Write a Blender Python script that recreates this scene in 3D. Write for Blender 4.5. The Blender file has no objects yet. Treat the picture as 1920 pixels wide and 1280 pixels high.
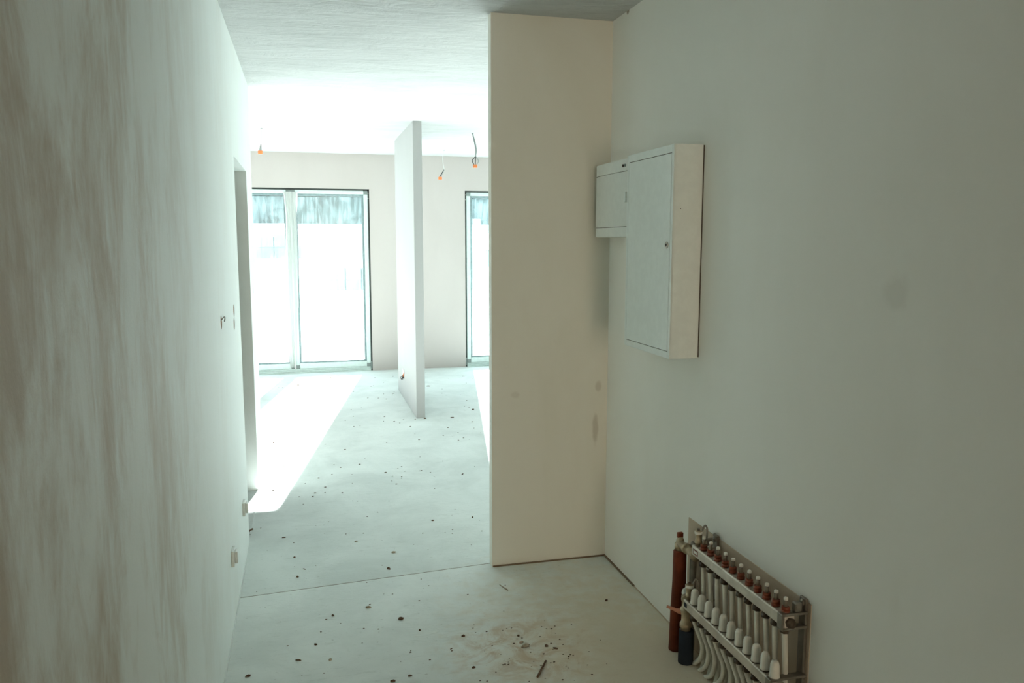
import bpy, bmesh, math, random
from mathutils import Vector, Matrix

random.seed(7)
SC = bpy.context.scene
COL = SC.collection
PI = math.pi

# ------------------------------------------------------------------ camera
FPX, YAW, PITCH, ROLL, EYE = 1512.47, 0.2519, 0.1243, 0.0007, 1.5826
cam_data = bpy.data.cameras.new('camera')
cam = bpy.data.objects.new('camera', cam_data)
COL.objects.link(cam)
fw = Vector((math.sin(YAW) * math.cos(PITCH), math.cos(YAW) * math.cos(PITCH), -math.sin(PITCH)))
rt = Vector((math.cos(YAW), -math.sin(YAW), 0))
up = rt.cross(fw)
r2 = rt * math.cos(ROLL) + up * math.sin(ROLL)
u2 = -rt * math.sin(ROLL) + up * math.cos(ROLL)
m3 = Matrix((r2, u2, -fw)).transposed()
cam.matrix_world = Matrix.Translation((0, 0, EYE)) @ m3.to_4x4()
cam_data.sensor_width = 36
cam_data.lens = FPX / 1920 * 36
cam_data.clip_start = 0.05
cam_data.clip_end = 500
SC.camera = cam

# ------------------------------------------------------------------ light and exposure
SUN_STRENGTH = 40.0
SUN_COLOR = (1.0, 0.96, 0.93)
SKY_STRENGTH = 1.6
SKY_COLOR = (0.84, 0.94, 1.0)
SC.view_settings.view_transform = 'Standard'
SC.view_settings.look = 'None'
SC.view_settings.gamma = 1.0
SC.view_settings.use_curve_mapping = False
SC.view_settings.exposure = 1.06

world = bpy.data.worlds.new('sky')
SC.world = world
world.use_nodes = True
bg = world.node_tree.nodes['Background']
bg.inputs['Color'].default_value = (*SKY_COLOR, 1)
bg.inputs['Strength'].default_value = SKY_STRENGTH

sun_data = bpy.data.lights.new('sun', 'SUN')
sun_data.energy = SUN_STRENGTH
sun_data.color = SUN_COLOR
sun_data.angle = math.radians(0.55)
sun = bpy.data.objects.new('sun', sun_data)
COL.objects.link(sun)
SUN_DIR = Vector((-0.175, -1.0, -0.412)).normalized()
sun.rotation_euler = SUN_DIR.to_track_quat('-Z', 'Y').to_euler()
sun.location = (4, 20, 10)

# added warm fill light behind the camera; no doorway stands there
fill_data = bpy.data.lights.new('warm_fill', 'AREA')
fill_data.shape = 'RECTANGLE'
fill_data.size, fill_data.size_y = 1.7, 2.4
fill_data.energy = 10.5
fill_data.spread = math.radians(70)
fill_data.color = (1.0, 0.83, 0.60)
fill_lamp = bpy.data.objects.new('warm_fill', fill_data)
COL.objects.link(fill_lamp)
fill_lamp.location = (0.556, -6.05, 1.25)
fill_lamp.rotation_euler = (math.radians(90), 0, 0)

SC.cycles.max_bounces = 14
SC.cycles.diffuse_bounces = 10
SC.cycles.transparent_max_bounces = 16
SC.cycles.caustics_reflective = False
SC.cycles.caustics_refractive = False

# ------------------------------------------------------------------ room dimensions (metres)
H = 2.6
XL, TL = -0.3224, 0.12          # hall's left wall face, thickness
YD1, YD2, ZD = 4.331, 5.240, 2.001   # doorway in it
YLE = 5.789                     # where it ends
XP, YP, TP = 0.8486, 3.684, 0.055    # wing wall
XR = 1.4346                     # hall's right wall face
XM, TM, YM1, YM2 = 0.9403, 0.0785, 7.081, 8.5036   # freestanding partition
YF = 9.911                      # window wall
YN = 0.3                        # the hall behind this is unseen and darkened
YB = -6.2                       # hall's closed end behind the camera
XW, XE = -4.2, 6.6              # far room's ends

# ------------------------------------------------------------------ helpers
ROOTS = {}


def base_of(o):
    while o is not None and o.parent is not None:
        o = o.parent
    return ROOTS.get(o.name, Vector((0, 0, 0))) if o is not None else Vector((0, 0, 0))


def tag(o, label=None, cat=None, group=None, kind=None):
    for k, v in (('label', label), ('category', cat), ('group', group), ('kind', kind)):
        if v:
            o[k] = v
    return o


def empty(name, loc, label, cat, group=None):
    o = bpy.data.objects.new(name, None)
    o.empty_display_size = 0.1
    COL.objects.link(o)
    o.location = loc
    ROOTS[o.name] = Vector(loc)
    return tag(o, label, cat, group)


class MB:
    """Collects shapes in world coordinates and links them as one mesh object."""

    def __init__(self):
        self.bm = bmesh.new()
        self.mi = 0

    def _new(self, verts):
        for v in verts:
            for f in v.link_faces:
                f.material_index = self.mi

    def box(self, lo, hi, bev=0.0, seg=2):
        lo, hi = Vector(lo), Vector(hi)
        c, s = (lo + hi) / 2, hi - lo
        r = bmesh.ops.create_cube(self.bm, size=1)
        vs = r['verts']
        bmesh.ops.scale(self.bm, vec=s, verts=vs)
        bmesh.ops.translate(self.bm, vec=c, verts=vs)
        self._new(vs)
        if bev > 0:
            es = list({e for v in vs for e in v.link_edges})
            bmesh.ops.bevel(self.bm, geom=es, offset=bev, segments=seg, affect='EDGES', profile=0.5)
        return self

    def lathe(self, base, axis, prof, n=20):
        """prof: list of (distance along axis, radius); ends with radius 0 close it."""
        base, axis = Vector(base), Vector(axis).normalized()
        a = axis.orthogonal().normalized()
        b = axis.cross(a)
        rings = []
        for d, r in prof:
            if r <= 1e-7:
                rings.append([self.bm.verts.new(base + axis * d)])
            else:
                rings.append([self.bm.verts.new(base + axis * d + (a * math.cos(2 * PI * k / n) + b * math.sin(2 * PI * k / n)) * r) for k in range(n)])
        for p, q in zip(rings, rings[1:]):
            if len(p) == 1 and len(q) == 1:
                continue
            for k in range(n):
                k2 = (k + 1) % n
                if len(p) == 1:
                    f = [p[0], q[k2], q[k]]
                elif len(q) == 1:
                    f = [p[k], p[k2], q[0]]
                else:
                    f = [p[k], p[k2], q[k2], q[k]]
                try:
                    fc = self.bm.faces.new(f)
                    fc.material_index = self.mi
                    fc.smooth = True
                except ValueError:
                    pass
        return self

    def cyl(self, p, q, r, n=16, bev=0.0):
        p, q = Vector(p), Vector(q)
        L = (q - p).length
        if bev:
            return self.lathe(p, q - p, [(0, 0), (0, r - bev), (bev, r), (L - bev, r), (L, r - bev), (L, 0)], n)
        return self.lathe(p, q - p, [(0, 0), (0, r), (L, r), (L, 0)], n)

    def tube(self, pts, r, n=10, ribs=0.0, caps=True):
        pts = [Vector(p) for p in pts]
        rings = []
        prev = None
        for i, p in enumerate(pts):
            t = (pts[min(i + 1, len(pts) - 1)] - pts[max(i - 1, 0)]).normalized()
            a = (prev - t * prev.dot(t)).normalized() if prev is not None else t.orthogonal().normalized()
            prev = a
            b = t.cross(a)
            rr = (r[i] if isinstance(r, (list, tuple)) else r) + (ribs if i % 2 else 0)
            rings.append([self.bm.verts.new(p + (a * math.cos(2 * PI * k / n) + b * math.sin(2 * PI * k / n)) * rr) for k in range(n)])
        for p, q in zip(rings, rings[1:]):
            for k in range(n):
                f = self.bm.faces.new([p[k], p[(k + 1) % n], q[(k + 1) % n], q[k]])
                f.smooth = True
                f.material_index = self.mi
        if caps:
            for rg in (rings[0][::-1], rings[-1]):
                f = self.bm.faces.new(rg)
                f.material_index = self.mi
        return self

    def prism(self, poly, lo, hi, axis=2):
        """poly of 2-D points extruded along axis between lo and hi."""
        def P(u, v, w):
            return {0: (w, u, v), 1: (u, w, v), 2: (u, v, w)}[axis]
        A = [self.bm.verts.new(P(u, v, lo)) for u, v in poly]
        B = [self.bm.verts.new(P(u, v, hi)) for u, v in poly]
        n = len(poly)
        fs = [self.bm.faces.new(A[::-1]), self.bm.faces.new(B)]
        for k in range(n):
            fs.append(self.bm.faces.new([A[k], A[(k + 1) % n], B[(k + 1) % n], B[k]]))
        for f in fs:
            f.material_index = self.mi
        bmesh.ops.recalc_face_normals(self.bm, faces=fs)
        return self

    def grid(self, fn, nu, nv, smooth=True):
        vs = [[self.bm.verts.new(fn(i / nu, j / nv)) for j in range(nv + 1)] for i in range(nu + 1)]
        for i in range(nu):
            for j in range(nv):
                f = self.bm.faces.new([vs[i][j], vs[i + 1][j], vs[i + 1][j + 1], vs[i][j + 1]])
                f.smooth = smooth
                f.material_index = self.mi
        return self

    def build(self, name, mats, parent=None, origin=None):
        org = base_of(parent) if parent is not None else Vector(origin or (0, 0, 0))
        bmesh.ops.translate(self.bm, vec=-org, verts=self.bm.verts)
        bmesh.ops.recalc_face_normals(self.bm, faces=self.bm.faces)
        me = bpy.data.meshes.new(name)
        self.bm.to_mesh(me)
        self.bm.free()
        for m in (mats if isinstance(mats, (list, tuple)) else [mats]):
            me.materials.append(m)
        o = bpy.data.objects.new(name, me)
        COL.objects.link(o)
        if parent is not None:
            o.parent = parent
        else:
            o.location = org
            ROOTS[o.name] = org
        return o


def copy_at(src, offset, parent):
    c = src.copy()
    COL.objects.link(c)
    c.parent = parent
    c.location = src.location + Vector(offset)
    for ch in list(src.children):
        d = ch.copy()
        COL.objects.link(d)
        d.parent = c
    return c


def cut(o, cutters):
    """Subtract closed meshes from o and delete them."""
    for c in cutters:
        md = o.modifiers.new('cut', 'BOOLEAN')
        md.operation = 'DIFFERENCE'
        md.object = c
        md.solver = 'EXACT'
    bpy.context.view_layer.update()
    dg = bpy.context.evaluated_depsgraph_get()
    me = bpy.data.meshes.new_from_object(o.evaluated_get(dg))
    o.modifiers.clear()
    o.data = me
    for c in cutters:
        bpy.data.objects.remove(c)


def smooth_path(pts, n=8):
    """Catmull-Rom through the points."""
    P = [Vector(p) for p in pts]
    P = [P[0] * 2 - P[1]] + P + [P[-1] * 2 - P[-2]]
    out = []
    for i in range(1, len(P) - 2):
        a, b, c, d = P[i - 1:i + 3]
        for k in range(n):
            t = k / n
            out.append(0.5 * (2 * b + (c - a) * t + (2 * a - 5 * b + 4 * c - d) * t * t + (3 * b - a - 3 * c + d) * t ** 3))
    out.append(P[-2])
    return out


# ------------------------------------------------------------------ materials
class Mat:
    def __init__(self, name):
        self.m = bpy.data.materials.new(name)
        self.m.use_nodes = True
        self.nt = self.m.node_tree
        self.b = self.nt.nodes['Principled BSDF']
        self.out = self.nt.nodes['Material Output']

    def n(self, t, **kw):
        nd = self.nt.nodes.new(t)
        for k, v in kw.items():
            if k in nd.inputs:
                nd.inputs[k].default_value = v
            else:
                setattr(nd, k, v)
        return nd

    def l(self, a, b):
        self.nt.links.new(a, b)

    def pos(self, scale=(1, 1, 1)):
        g = self.n('ShaderNodeNewGeometry')
        mp = self.n('ShaderNodeMapping')
        mp.inputs['Scale'].default_value = scale
        self.l(g.outputs['Position'], mp.inputs['Vector'])
        return mp.outputs['Vector']

    def obj(self, scale=(1, 1, 1)):
        g = self.n('ShaderNodeTexCoord')
        mp = self.n('ShaderNodeMapping')
        mp.inputs['Scale'].default_value = scale
        self.l(g.outputs['Object'], mp.inputs['Vector'])
        return mp.outputs['Vector']

    def noise(self, vec, scale, detail=4, rough=0.6, dist=0.0):
        nd = self.n('ShaderNodeTexNoise')
        nd.inputs['Scale'].default_value = scale
        nd.inputs['Detail'].default_value = detail
        nd.inputs['Roughness'].default_value = rough
        nd.inputs['Distortion'].default_value = dist
        self.l(vec, nd.inputs['Vector'])
        return nd.outputs['Fac']

    def ramp(self, fac, lo, hi, a=0.0, b=1.0):
        nd = self.n('ShaderNodeMapRange', clamp=True, interpolation_type='SMOOTHSTEP')
        nd.inputs['From Min'].default_value = lo
        nd.inputs['From Max'].default_value = hi
        nd.inputs['To Min'].default_value = a
        nd.inputs['To Max'].default_value = b
        self.l(fac, nd.inputs['Value'])
        return nd.outputs['Result']

    def math(self, op, a, b=None):
        nd = self.n('ShaderNodeMath', operation=op)
        for i, v in enumerate((a, b)):
            if v is None:
                continue
            if isinstance(v, (int, float)):
                nd.inputs[i].default_value = v
            else:
                self.l(v, nd.inputs[i])
        return nd.outputs[0]

    def mix(self, fac, a, b):
        nd = self.n('ShaderNodeMix', data_type='RGBA')
        if isinstance(fac, (int, float)):
            nd.inputs[0].default_value = fac
        else:
            self.l(fac, nd.inputs[0])
        for i, v in ((6, a), (7, b)):
            if isinstance(v, (tuple, list)):
                nd.inputs[i].default_value = (*v[:3], 1)
            else:
                self.l(v, nd.inputs[i])
        return nd.outputs[2]

    def spot(self, center, radii, soft=0.6):
        """1 inside an ellipsoidal patch, falling to 0 at its rim, with a ragged edge."""
        g = self.n('ShaderNodeNewGeometry')
        s = self.n('ShaderNodeVectorMath', operation='SUBTRACT')
        s.inputs[1].default_value = center
        self.l(g.outputs['Position'], s.inputs[0])
        d = self.n('ShaderNodeVectorMath', operation='DIVIDE')
        d.inputs[1].default_value = radii
        self.l(s.outputs[0], d.inputs[0])
        ln = self.n('ShaderNodeVectorMath', operation='LENGTH')
        self.l(d.outputs[0], ln.inputs[0])
        nz = self.noise(self.pos(), 14, 3)
        w = self.math('ADD', ln.outputs['Value'], self.math('MULTIPLY', self.math('SUBTRACT', nz, 0.5), 0.9))
        return self.ramp(w, 1 - soft, 1.0, 1.0, 0.0)

    def bump(self, height, strength, dist=0.01):
        nd = self.n('ShaderNodeBump')
        nd.inputs['Strength'].default_value = strength
        nd.inputs['Distance'].default_value = dist
        self.l(height, nd.inputs['Height'])
        self.l(nd.outputs['Normal'], self.b.inputs['Normal'])

    def color(self, c):
        if isinstance(c, (tuple, list)):
            self.b.inputs['Base Color'].default_value = (*c[:3], 1)
        else:
            self.l(c, self.b.inputs['Base Color'])

    def set(self, rough=0.5, metal=0.0, spec=0.5):
        self.b.inputs['Roughness'].default_value = rough
        self.b.inputs['Metallic'].default_value = metal
        self.b.inputs['Specular IOR Level'].default_value = spec
        return self.m


def simple(name, c, rough=0.5, metal=0.0, spec=0.5, vary=0.06, scale=30):
    M = Mat(name)
    v = M.noise(M.obj(), scale, 3)
    d = tuple(x * (1 - vary * 2) for x in c)
    M.color(M.mix(M.ramp(v, 0.35, 0.7), d, c))
    return M.set(rough, metal, spec)


def plaster(name, light, dark, amount=0.5, streak=True, bump=0.15, spots=(), spot_col=(0.35, 0.28, 0.2)):
    M = Mat(name)
    big = M.noise(M.pos((1, 1.0, 0.45)), 1.7, 5, 0.6, 0.6)
    fine = M.noise(M.pos(), 160, 2)
    f = M.ramp(big, 0.38, 0.68)
    if streak:
        st = M.noise(M.pos((7, 7, 0.55)), 2.6, 6, 0.62, 0.5)
        f = M.math('MULTIPLY', M.math('ADD', f, M.ramp(st, 0.35, 0.7)), 0.5)
    f = M.math('MULTIPLY', f, amount)
    c = M.mix(f, light, dark)
    for ctr, rad, k in spots:
        c = M.mix(M.math('MULTIPLY', M.spot(ctr, rad), k), c, spot_col)
    M.color(c)
    h = M.math('ADD', big, M.math('MULTIPLY', fine, 0.12))
    if streak:
        h = M.math('ADD', h, st)
    M.bump(h, bump, 0.012)
    return M.set(0.82, 0, 0.25)


# left wall: freshly skimmed plaster, pale where troweled smooth, brown in smears
ML = Mat('skimmed_plaster')
_big = ML.noise(ML.pos((1, 1.3, 0.62)), 1.5, 6, 0.62, 0.5)
_st = ML.noise(ML.pos((1, 2.4, 0.8)), 2.6, 7, 0.68, 1.1)
_sm = ML.noise(ML.pos((1, 2.0, 1.0)), 6.0, 5, 0.65, 1.6)
_f = ML.math('ADD', ML.math('MULTIPLY', _big, 0.6), ML.math('ADD', ML.math('MULTIPLY', _st, 0.28), ML.math('MULTIPLY', _sm, 0.12)))
_brown = ML.ramp(_f, 0.45, 0.63)
_sep = ML.n('ShaderNodeSeparateXYZ')
_g = ML.n('ShaderNodeNewGeometry')
ML.l(_g.outputs['Position'], _sep.inputs[0])
_near = ML.ramp(_sep.outputs['Y'], 1.2, 3.0, 1.0, 0.12)       # brown smears weaken away from the camera
_brown = ML.math('MULTIPLY', _brown, _near)
ML.color(ML.mix(_brown, (0.84, 0.89, 0.87), (0.56, 0.49, 0.40)))
_fine = ML.noise(ML.pos(), 150, 2)
ML.bump(ML.math('ADD', ML.math('ADD', _st, ML.math('MULTIPLY', _sm, 0.4)), ML.math('MULTIPLY', _fine, 0.1)), 0.22, 0.012)
M_LEFT = ML.set(0.7, 0, 0.3)

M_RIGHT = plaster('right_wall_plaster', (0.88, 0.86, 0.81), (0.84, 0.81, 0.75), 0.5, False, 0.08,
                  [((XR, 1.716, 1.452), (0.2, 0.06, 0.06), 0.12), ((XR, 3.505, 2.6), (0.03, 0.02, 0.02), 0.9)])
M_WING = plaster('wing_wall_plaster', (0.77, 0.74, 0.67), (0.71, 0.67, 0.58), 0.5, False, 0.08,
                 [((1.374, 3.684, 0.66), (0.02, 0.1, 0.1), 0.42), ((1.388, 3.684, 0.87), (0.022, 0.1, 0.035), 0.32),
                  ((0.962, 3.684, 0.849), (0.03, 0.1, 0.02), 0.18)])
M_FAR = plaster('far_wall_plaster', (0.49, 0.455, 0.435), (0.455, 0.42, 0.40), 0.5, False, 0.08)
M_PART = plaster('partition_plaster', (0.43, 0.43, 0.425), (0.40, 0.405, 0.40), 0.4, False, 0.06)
M_DARK_UNSEEN = plaster('darkened_unseen_wall', (0.34, 0.33, 0.31), (0.28, 0.27, 0.25), 0.5, False, 0.2)  # unseen room walls, kept dark to lower the bright room's bounced light
M_CEIL = Mat('ceiling_plaster')
_a = M_CEIL.noise(M_CEIL.pos((1.0, 3.2, 1)), 1.6, 6, 0.62, 1.0)
_b = M_CEIL.noise(M_CEIL.pos((1.6, 3.6, 1)), 2.6, 5, 0.6, 2.2)
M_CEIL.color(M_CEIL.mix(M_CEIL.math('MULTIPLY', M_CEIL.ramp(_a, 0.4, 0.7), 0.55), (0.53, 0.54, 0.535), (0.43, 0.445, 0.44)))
M_CEIL.bump(M_CEIL.math('ADD', _a, M_CEIL.math('MULTIPLY', _b, 0.6)), 0.65, 0.03)
M_CEIL = M_CEIL.set(0.8, 0, 0.3)

# floor: dusty cement screed
def screed(name, light, dark):
    MF = Mat(name)
    _c = MF.noise(MF.pos(), 2.2, 6, 0.65, 0.5)
    _s = MF.noise(MF.pos((3, 14, 1)), 3.0, 5, 0.7, 0.6)
    _k = MF.noise(MF.pos((1, 1.6, 1)), 34, 3, 0.6, 0.2)
    _k2 = MF.noise(MF.pos((1, 2.2, 1)), 85, 2, 0.5, 0.2)
    col = MF.mix(MF.math('MULTIPLY', MF.ramp(_c, 0.35, 0.7), 0.75), light, dark)
    col = MF.mix(MF.math('MULTIPLY', MF.ramp(_s, 0.56, 0.72), 0.35), col, (0.42, 0.46, 0.42))
    col = MF.mix(MF.math('MULTIPLY', MF.ramp(_k, 0.66, 0.76), 0.45), col, (0.27, 0.28, 0.25))
    col = MF.mix(MF.math('MULTIPLY', MF.ramp(_k2, 0.68, 0.78), 0.5), col, (0.22, 0.22, 0.19))
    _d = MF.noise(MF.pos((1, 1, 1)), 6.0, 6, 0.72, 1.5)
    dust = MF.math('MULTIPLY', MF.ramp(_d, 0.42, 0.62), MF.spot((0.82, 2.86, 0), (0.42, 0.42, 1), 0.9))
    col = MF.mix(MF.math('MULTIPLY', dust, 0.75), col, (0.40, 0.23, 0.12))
    col = MF.mix(MF.math('MULTIPLY', MF.spot((1.2, 2.7, 0), (0.85, 1.35, 1), 0.85), 0.72), col, (0.62, 0.51, 0.36))  # brownish tint painting the wing wall's shadow onto the floor
    MF.color(col)
    MF.bump(MF.math('ADD', _s, MF.math('MULTIPLY', _k, 0.5)), 0.25, 0.008)
    return MF.set(0.75, 0, 0.3)


M_FLOOR = screed('lightened_dusty_screed', (0.75, 0.79, 0.77), (0.61, 0.65, 0.63))  # lighter copy of the one screed, lifting the dim hall
M_FLOOR_FAR = screed('dimmed_screed', (0.68, 0.72, 0.70), (0.54, 0.58, 0.56))  # same screed darkened to hold down the bright room's light
M_JOINT = simple('joint_filler', (0.22, 0.14, 0.09), 0.9)
M_EDGE = simple('edge_strip_foam', (0.20, 0.14, 0.09), 0.9)
M_WHITE_STRIP = simple('white_film_strip', (0.72, 0.76, 0.74), 0.5)
M_CAB = simple('white_coated_steel', (0.84, 0.87, 0.84), 0.42, 0, 0.4, 0.02)
M_CAB2 = simple('white_plastic_box', (0.80, 0.81, 0.77), 0.5, 0, 0.4, 0.02)
M_GAP = simple('shadow_gap', (0.10, 0.075, 0.055), 0.9)
M_CHROME = simple('chrome', (0.62, 0.58, 0.53), 0.25, 1.0)
M_DARK = simple('dark_slot', (0.05, 0.035, 0.03), 0.6)
M_ALU = simple('window_frame_grey', (0.58, 0.68, 0.66), 0.45, 0.0, 0.4, 0.04)
M_GASKET = simple('rubber_gasket', (0.22, 0.30, 0.31), 0.6, 0, 0.4, 0.1)
M_SEAL = simple('dark_mounting_seal', (0.055, 0.065, 0.06), 0.85)
M_PAD = simple('grey_corner_pad', (0.22, 0.26, 0.25), 0.8)
M_STEEL = simple('stainless_bar', (0.66, 0.585, 0.50), 0.42, 0.55, 0.5, 0.12, 14)
M_BRACKET = simple('zinc_bracket', (0.27, 0.24, 0.20), 0.4, 0.6, 0.5, 0.12)
M_BRASS = simple('nickel_brass', (0.50, 0.40, 0.27), 0.35, 0.6, 0.5, 0.1)
M_NUT = simple('dark_nut', (0.09, 0.065, 0.045), 0.5, 0.4)
M_RED = simple('red_plastic', (0.22, 0.045, 0.014), 0.45, 0, 0.5, 0.1)
M_ORANGE = simple('orange_foam', (0.16, 0.03, 0.008), 0.7, 0, 0.3, 0.12)
M_BLUE = simple('blue_foam', (0.016, 0.026, 0.04), 0.75, 0, 0.3, 0.12)
M_PIPE = simple('white_plastic_pipe', (0.72, 0.70, 0.62), 0.4, 0, 0.5, 0.08, 20)
M_TUBE = simple('smoky_meter_tube', (0.20, 0.165, 0.125), 0.35, 0, 0.5, 0.1)
M_CAP = simple('white_cap_plastic', (0.78, 0.75, 0.68), 0.4, 0, 0.5, 0.04)
M_LABEL = simple('white_sticker', (0.75, 0.72, 0.65), 0.6)
M_BLACK = simple('black_wire', (0.03, 0.035, 0.035), 0.5)
M_GREYW = simple('grey_cable', (0.34, 0.37, 0.36), 0.5)
M_WHITEW = simple('white_cable', (0.70, 0.73, 0.70), 0.5)
M_TERM = simple('orange_terminal', (0.90, 0.26, 0.08), 0.4)
M_SOCKET = simple('white_socket', (0.78, 0.80, 0.76), 0.35)
M_BOX = simple('orange_back_box', (0.45, 0.22, 0.12), 0.6)
M_MUD = simple('dried_mud', (0.14, 0.09, 0.058), 0.95, 0, 0.2, 0.2, 60)
M_CLOD = simple('crumbled_plaster', (0.46, 0.40, 0.30), 0.95, 0, 0.2, 0.2, 60)
M_TWIG = simple('dark_wood', (0.13, 0.075, 0.045), 0.85)
M_BOARD = plaster('bare_plaster_patch', (0.56, 0.45, 0.345), (0.48, 0.38, 0.29), 0.6, False, 0.2)
M_DARK_BACK = plaster('darkened_hall_end', (0.40, 0.33, 0.25), (0.32, 0.26, 0.2), 0.5, False, 0.1)  # unseen hall behind the camera, darkened to cut bounced light
M_GROUND = simple('pale_dry_ground', (0.55, 0.57, 0.56), 0.95, 0, 0.2, 0.06, 0.5)
M_TREE = simple('dark_leaves', (0.02, 0.05, 0.045), 0.9, 0, 0.2, 0.3, 1.2)
M_BLOCK = simple('grey_blocks', (0.20, 0.24, 0.25), 0.9)


def glass_mat():
    M = Mat('window_glass')
    tr = M.n('ShaderNodeBsdfTransparent')
    tr.inputs[0].default_value = (0.96, 0.99, 1.0, 1)
    gl = M.n('ShaderNodeBsdfGlossy')
    gl.inputs['Roughness'].default_value = 0.25
    mx = M.n('ShaderNodeMixShader')
    mx.inputs[0].default_value = 0.05
    M.l(tr.outputs[0], mx.inputs[1])
    M.l(gl.outputs[0], mx.inputs[2])
    M.l(mx.outputs[0], M.out.inputs['Surface'])
    return M.m


def film_mat(name, lo, hi, trl=(0.60, 0.92, 0.97, 1), dif=(0.80, 0.92, 0.92, 1)):
    M = Mat(name)
    tr = M.n('ShaderNodeBsdfTransparent')
    tr.inputs[0].default_value = (0.95, 1, 1, 1)
    tl = M.n('ShaderNodeBsdfTranslucent')
    tl.inputs[0].default_value = trl
    df = M.n('ShaderNodeBsdfDiffuse')
    df.inputs[0].default_value = dif
    m1 = M.n('ShaderNodeMixShader')
    m1.inputs[0].default_value = 0.35
    M.l(tl.outputs[0], m1.inputs[1])
    M.l(df.outputs[0], m1.inputs[2])
    v = M.noise(M.pos((9, 1, 0.9)), 2.0, 6, 0.6, 1.0)
    w = M.noise(M.pos((2.0, 1, 2.6)), 1.6, 4, 0.55, 0.8)
    f = M.math('ADD', M.math('MULTIPLY', v, 0.6), M.math('MULTIPLY', w, 0.4))
    fac = M.ramp(f, 0.40, 0.66, lo, hi)
    m2 = M.n('ShaderNodeMixShader')
    M.l(fac, m2.inputs[0])
    M.l(tr.outputs[0], m2.inputs[1])
    M.l(m1.outputs[0], m2.inputs[2])
    M.l(m2.outputs[0], M.out.inputs['Surface'])
    return M.m


M_GLASS = glass_mat()
M_FILM = film_mat('protective_film', 0.022, 0.07)
M_FILM2 = film_mat('crumpled_film', 0.9, 0.98, (0.62, 0.58, 0.56, 1), (0.86, 0.93, 0.91, 1))

# ------------------------------------------------------------------ the setting
STRUCT = 'structure'


def struct(o, label, cat):
    return tag(o, label, cat, None, STRUCT)


# ground under everything, then two screed fields with an open joint between them
JY = [(-0.62, 3.600), (XP + 0.02, 3.7315)]     # the joint's line


def joint_y(x):
    (x0, y0), (x1, y1) = JY
    return y0 + (y1 - y0) * min(1.0, (x - x0) / (x1 - x0))


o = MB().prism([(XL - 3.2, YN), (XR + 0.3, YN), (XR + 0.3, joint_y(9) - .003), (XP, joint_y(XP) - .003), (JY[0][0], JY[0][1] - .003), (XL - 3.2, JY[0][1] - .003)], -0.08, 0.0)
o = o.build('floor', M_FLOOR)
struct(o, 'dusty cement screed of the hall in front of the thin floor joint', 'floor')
o = MB().prism([(XW - .2, JY[0][1] + .003), (JY[0][0], JY[0][1] + .003), (XP, joint_y(XP) + .003), (XE + .2, joint_y(9) + .003), (XE + .2, YF + .09), (XW - .2, YF + .09)], -0.08, 0.0)
o = o.build('floor', M_FLOOR_FAR)
struct(o, 'cement screed of the bright room beyond the floor joint, dimmed against its light', 'floor')
o = MB().box((XW - .2, 3.3, -0.12), (XE + .2, 4.1, -0.0012)).build('trim_1', M_JOINT)
struct(o, 'thin brown joint line crossing the floor from wing wall to left wall', 'floor joint')

o = MB().box((XL - TL, YB, -.08), (XR + .15, YN, 0)).build('floor', M_DARK_BACK)
struct(o, 'unseen darkened floor of the hall behind the viewer', 'floor')

# ceiling
o = MB().box((XL - TL, YB - .2, H), (XR + .15, YN, H + .2)).build('ceiling', M_DARK_BACK)
struct(o, 'unseen darkened ceiling of the hall behind the viewer', 'ceiling')
o = MB().box((XW - .2, YN, H), (XE + .2, YF + .09, H + .2)).build('ceiling', M_CEIL)
struct(o, 'rough white plastered ceiling over hall and bright room', 'ceiling')

# left wall with its doorway
mb = MB()
mb.box((XL - TL, YN, 0), (XL, YD1, H))
mb.box((XL - TL, YD1, ZD), (XL, YD2, H))
mb.box((XL - TL, YD2, 0), (XL, YLE, H))
wl = mb.build('wall_left', M_LEFT)
struct(wl, 'left hall wall of smeared skim plaster with an open doorway', 'wall')

holes = [(3.366, 1.261, .029), (3.972, 1.259, .029), (3.957, 1.195, .029), (5.50, 1.27, .029)]
cutters = []
for y, z, r in holes:
    cutters.append(MB().cyl((XL - .05, y, z), (XL + .02, y, z), r, 24).build('cutter', M_DARK))
cut(wl, cutters)

# the room behind the doorway (only its threshold shows)
mb = MB()
mb.box((XL - TL - 2.6, YLE - .12, 0), (XL - TL, YLE, H))
mb.box((XL - TL - 2.7, 2.0, 0), (XL - TL - 2.6, YLE, H))
mb.box((XL - TL - 2.6, 1.9, 0), (XL - TL, 2.0, H))
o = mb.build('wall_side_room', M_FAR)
struct(o, 'plain walls of the dim side room behind the doorway', 'wall')
o = MB().box((XW - .2, YLE - .12, 0), (XL - TL - 2.6, YLE, H)).build('wall_south', M_DARK_UNSEEN)
struct(o, 'unseen darkened back wall of the bright room left of the hall', 'wall')

# right wall, wing wall, end wall
o = MB().box((XL - TL, YB, 0), (XL, YN, H)).build('wall_rear_left', M_DARK_BACK)
struct(o, 'unseen darkened left wall of the hall behind the viewer', 'wall')
o = MB().box((XR, YB, 0), (XR + .15, YN, H)).build('wall_rear_right', M_DARK_BACK)
struct(o, 'unseen darkened right wall of the hall behind the viewer', 'wall')
o = MB().box((XR, YN, 0), (XR + .15, YP + TP, H)).build('wall_right', M_RIGHT)
struct(o, 'olive shaded smooth right hall wall carrying the cabinets', 'wall')
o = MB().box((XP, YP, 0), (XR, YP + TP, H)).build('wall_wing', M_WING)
struct(o, 'thin shaded wing wall with a pale corner edge', 'wall')
o = MB().box((XR + .15, YP - .1, 0), (XE + .2, YP + TP, H)).build('wall_inner', M_DARK_UNSEEN)
struct(o, 'unseen darkened wall of the bright room beside the hall', 'wall')
o = MB().box((XL - TL, YB - .15, 0), (XR + .15, YB, H)).build('wall_back', M_DARK_BACK)
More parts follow.
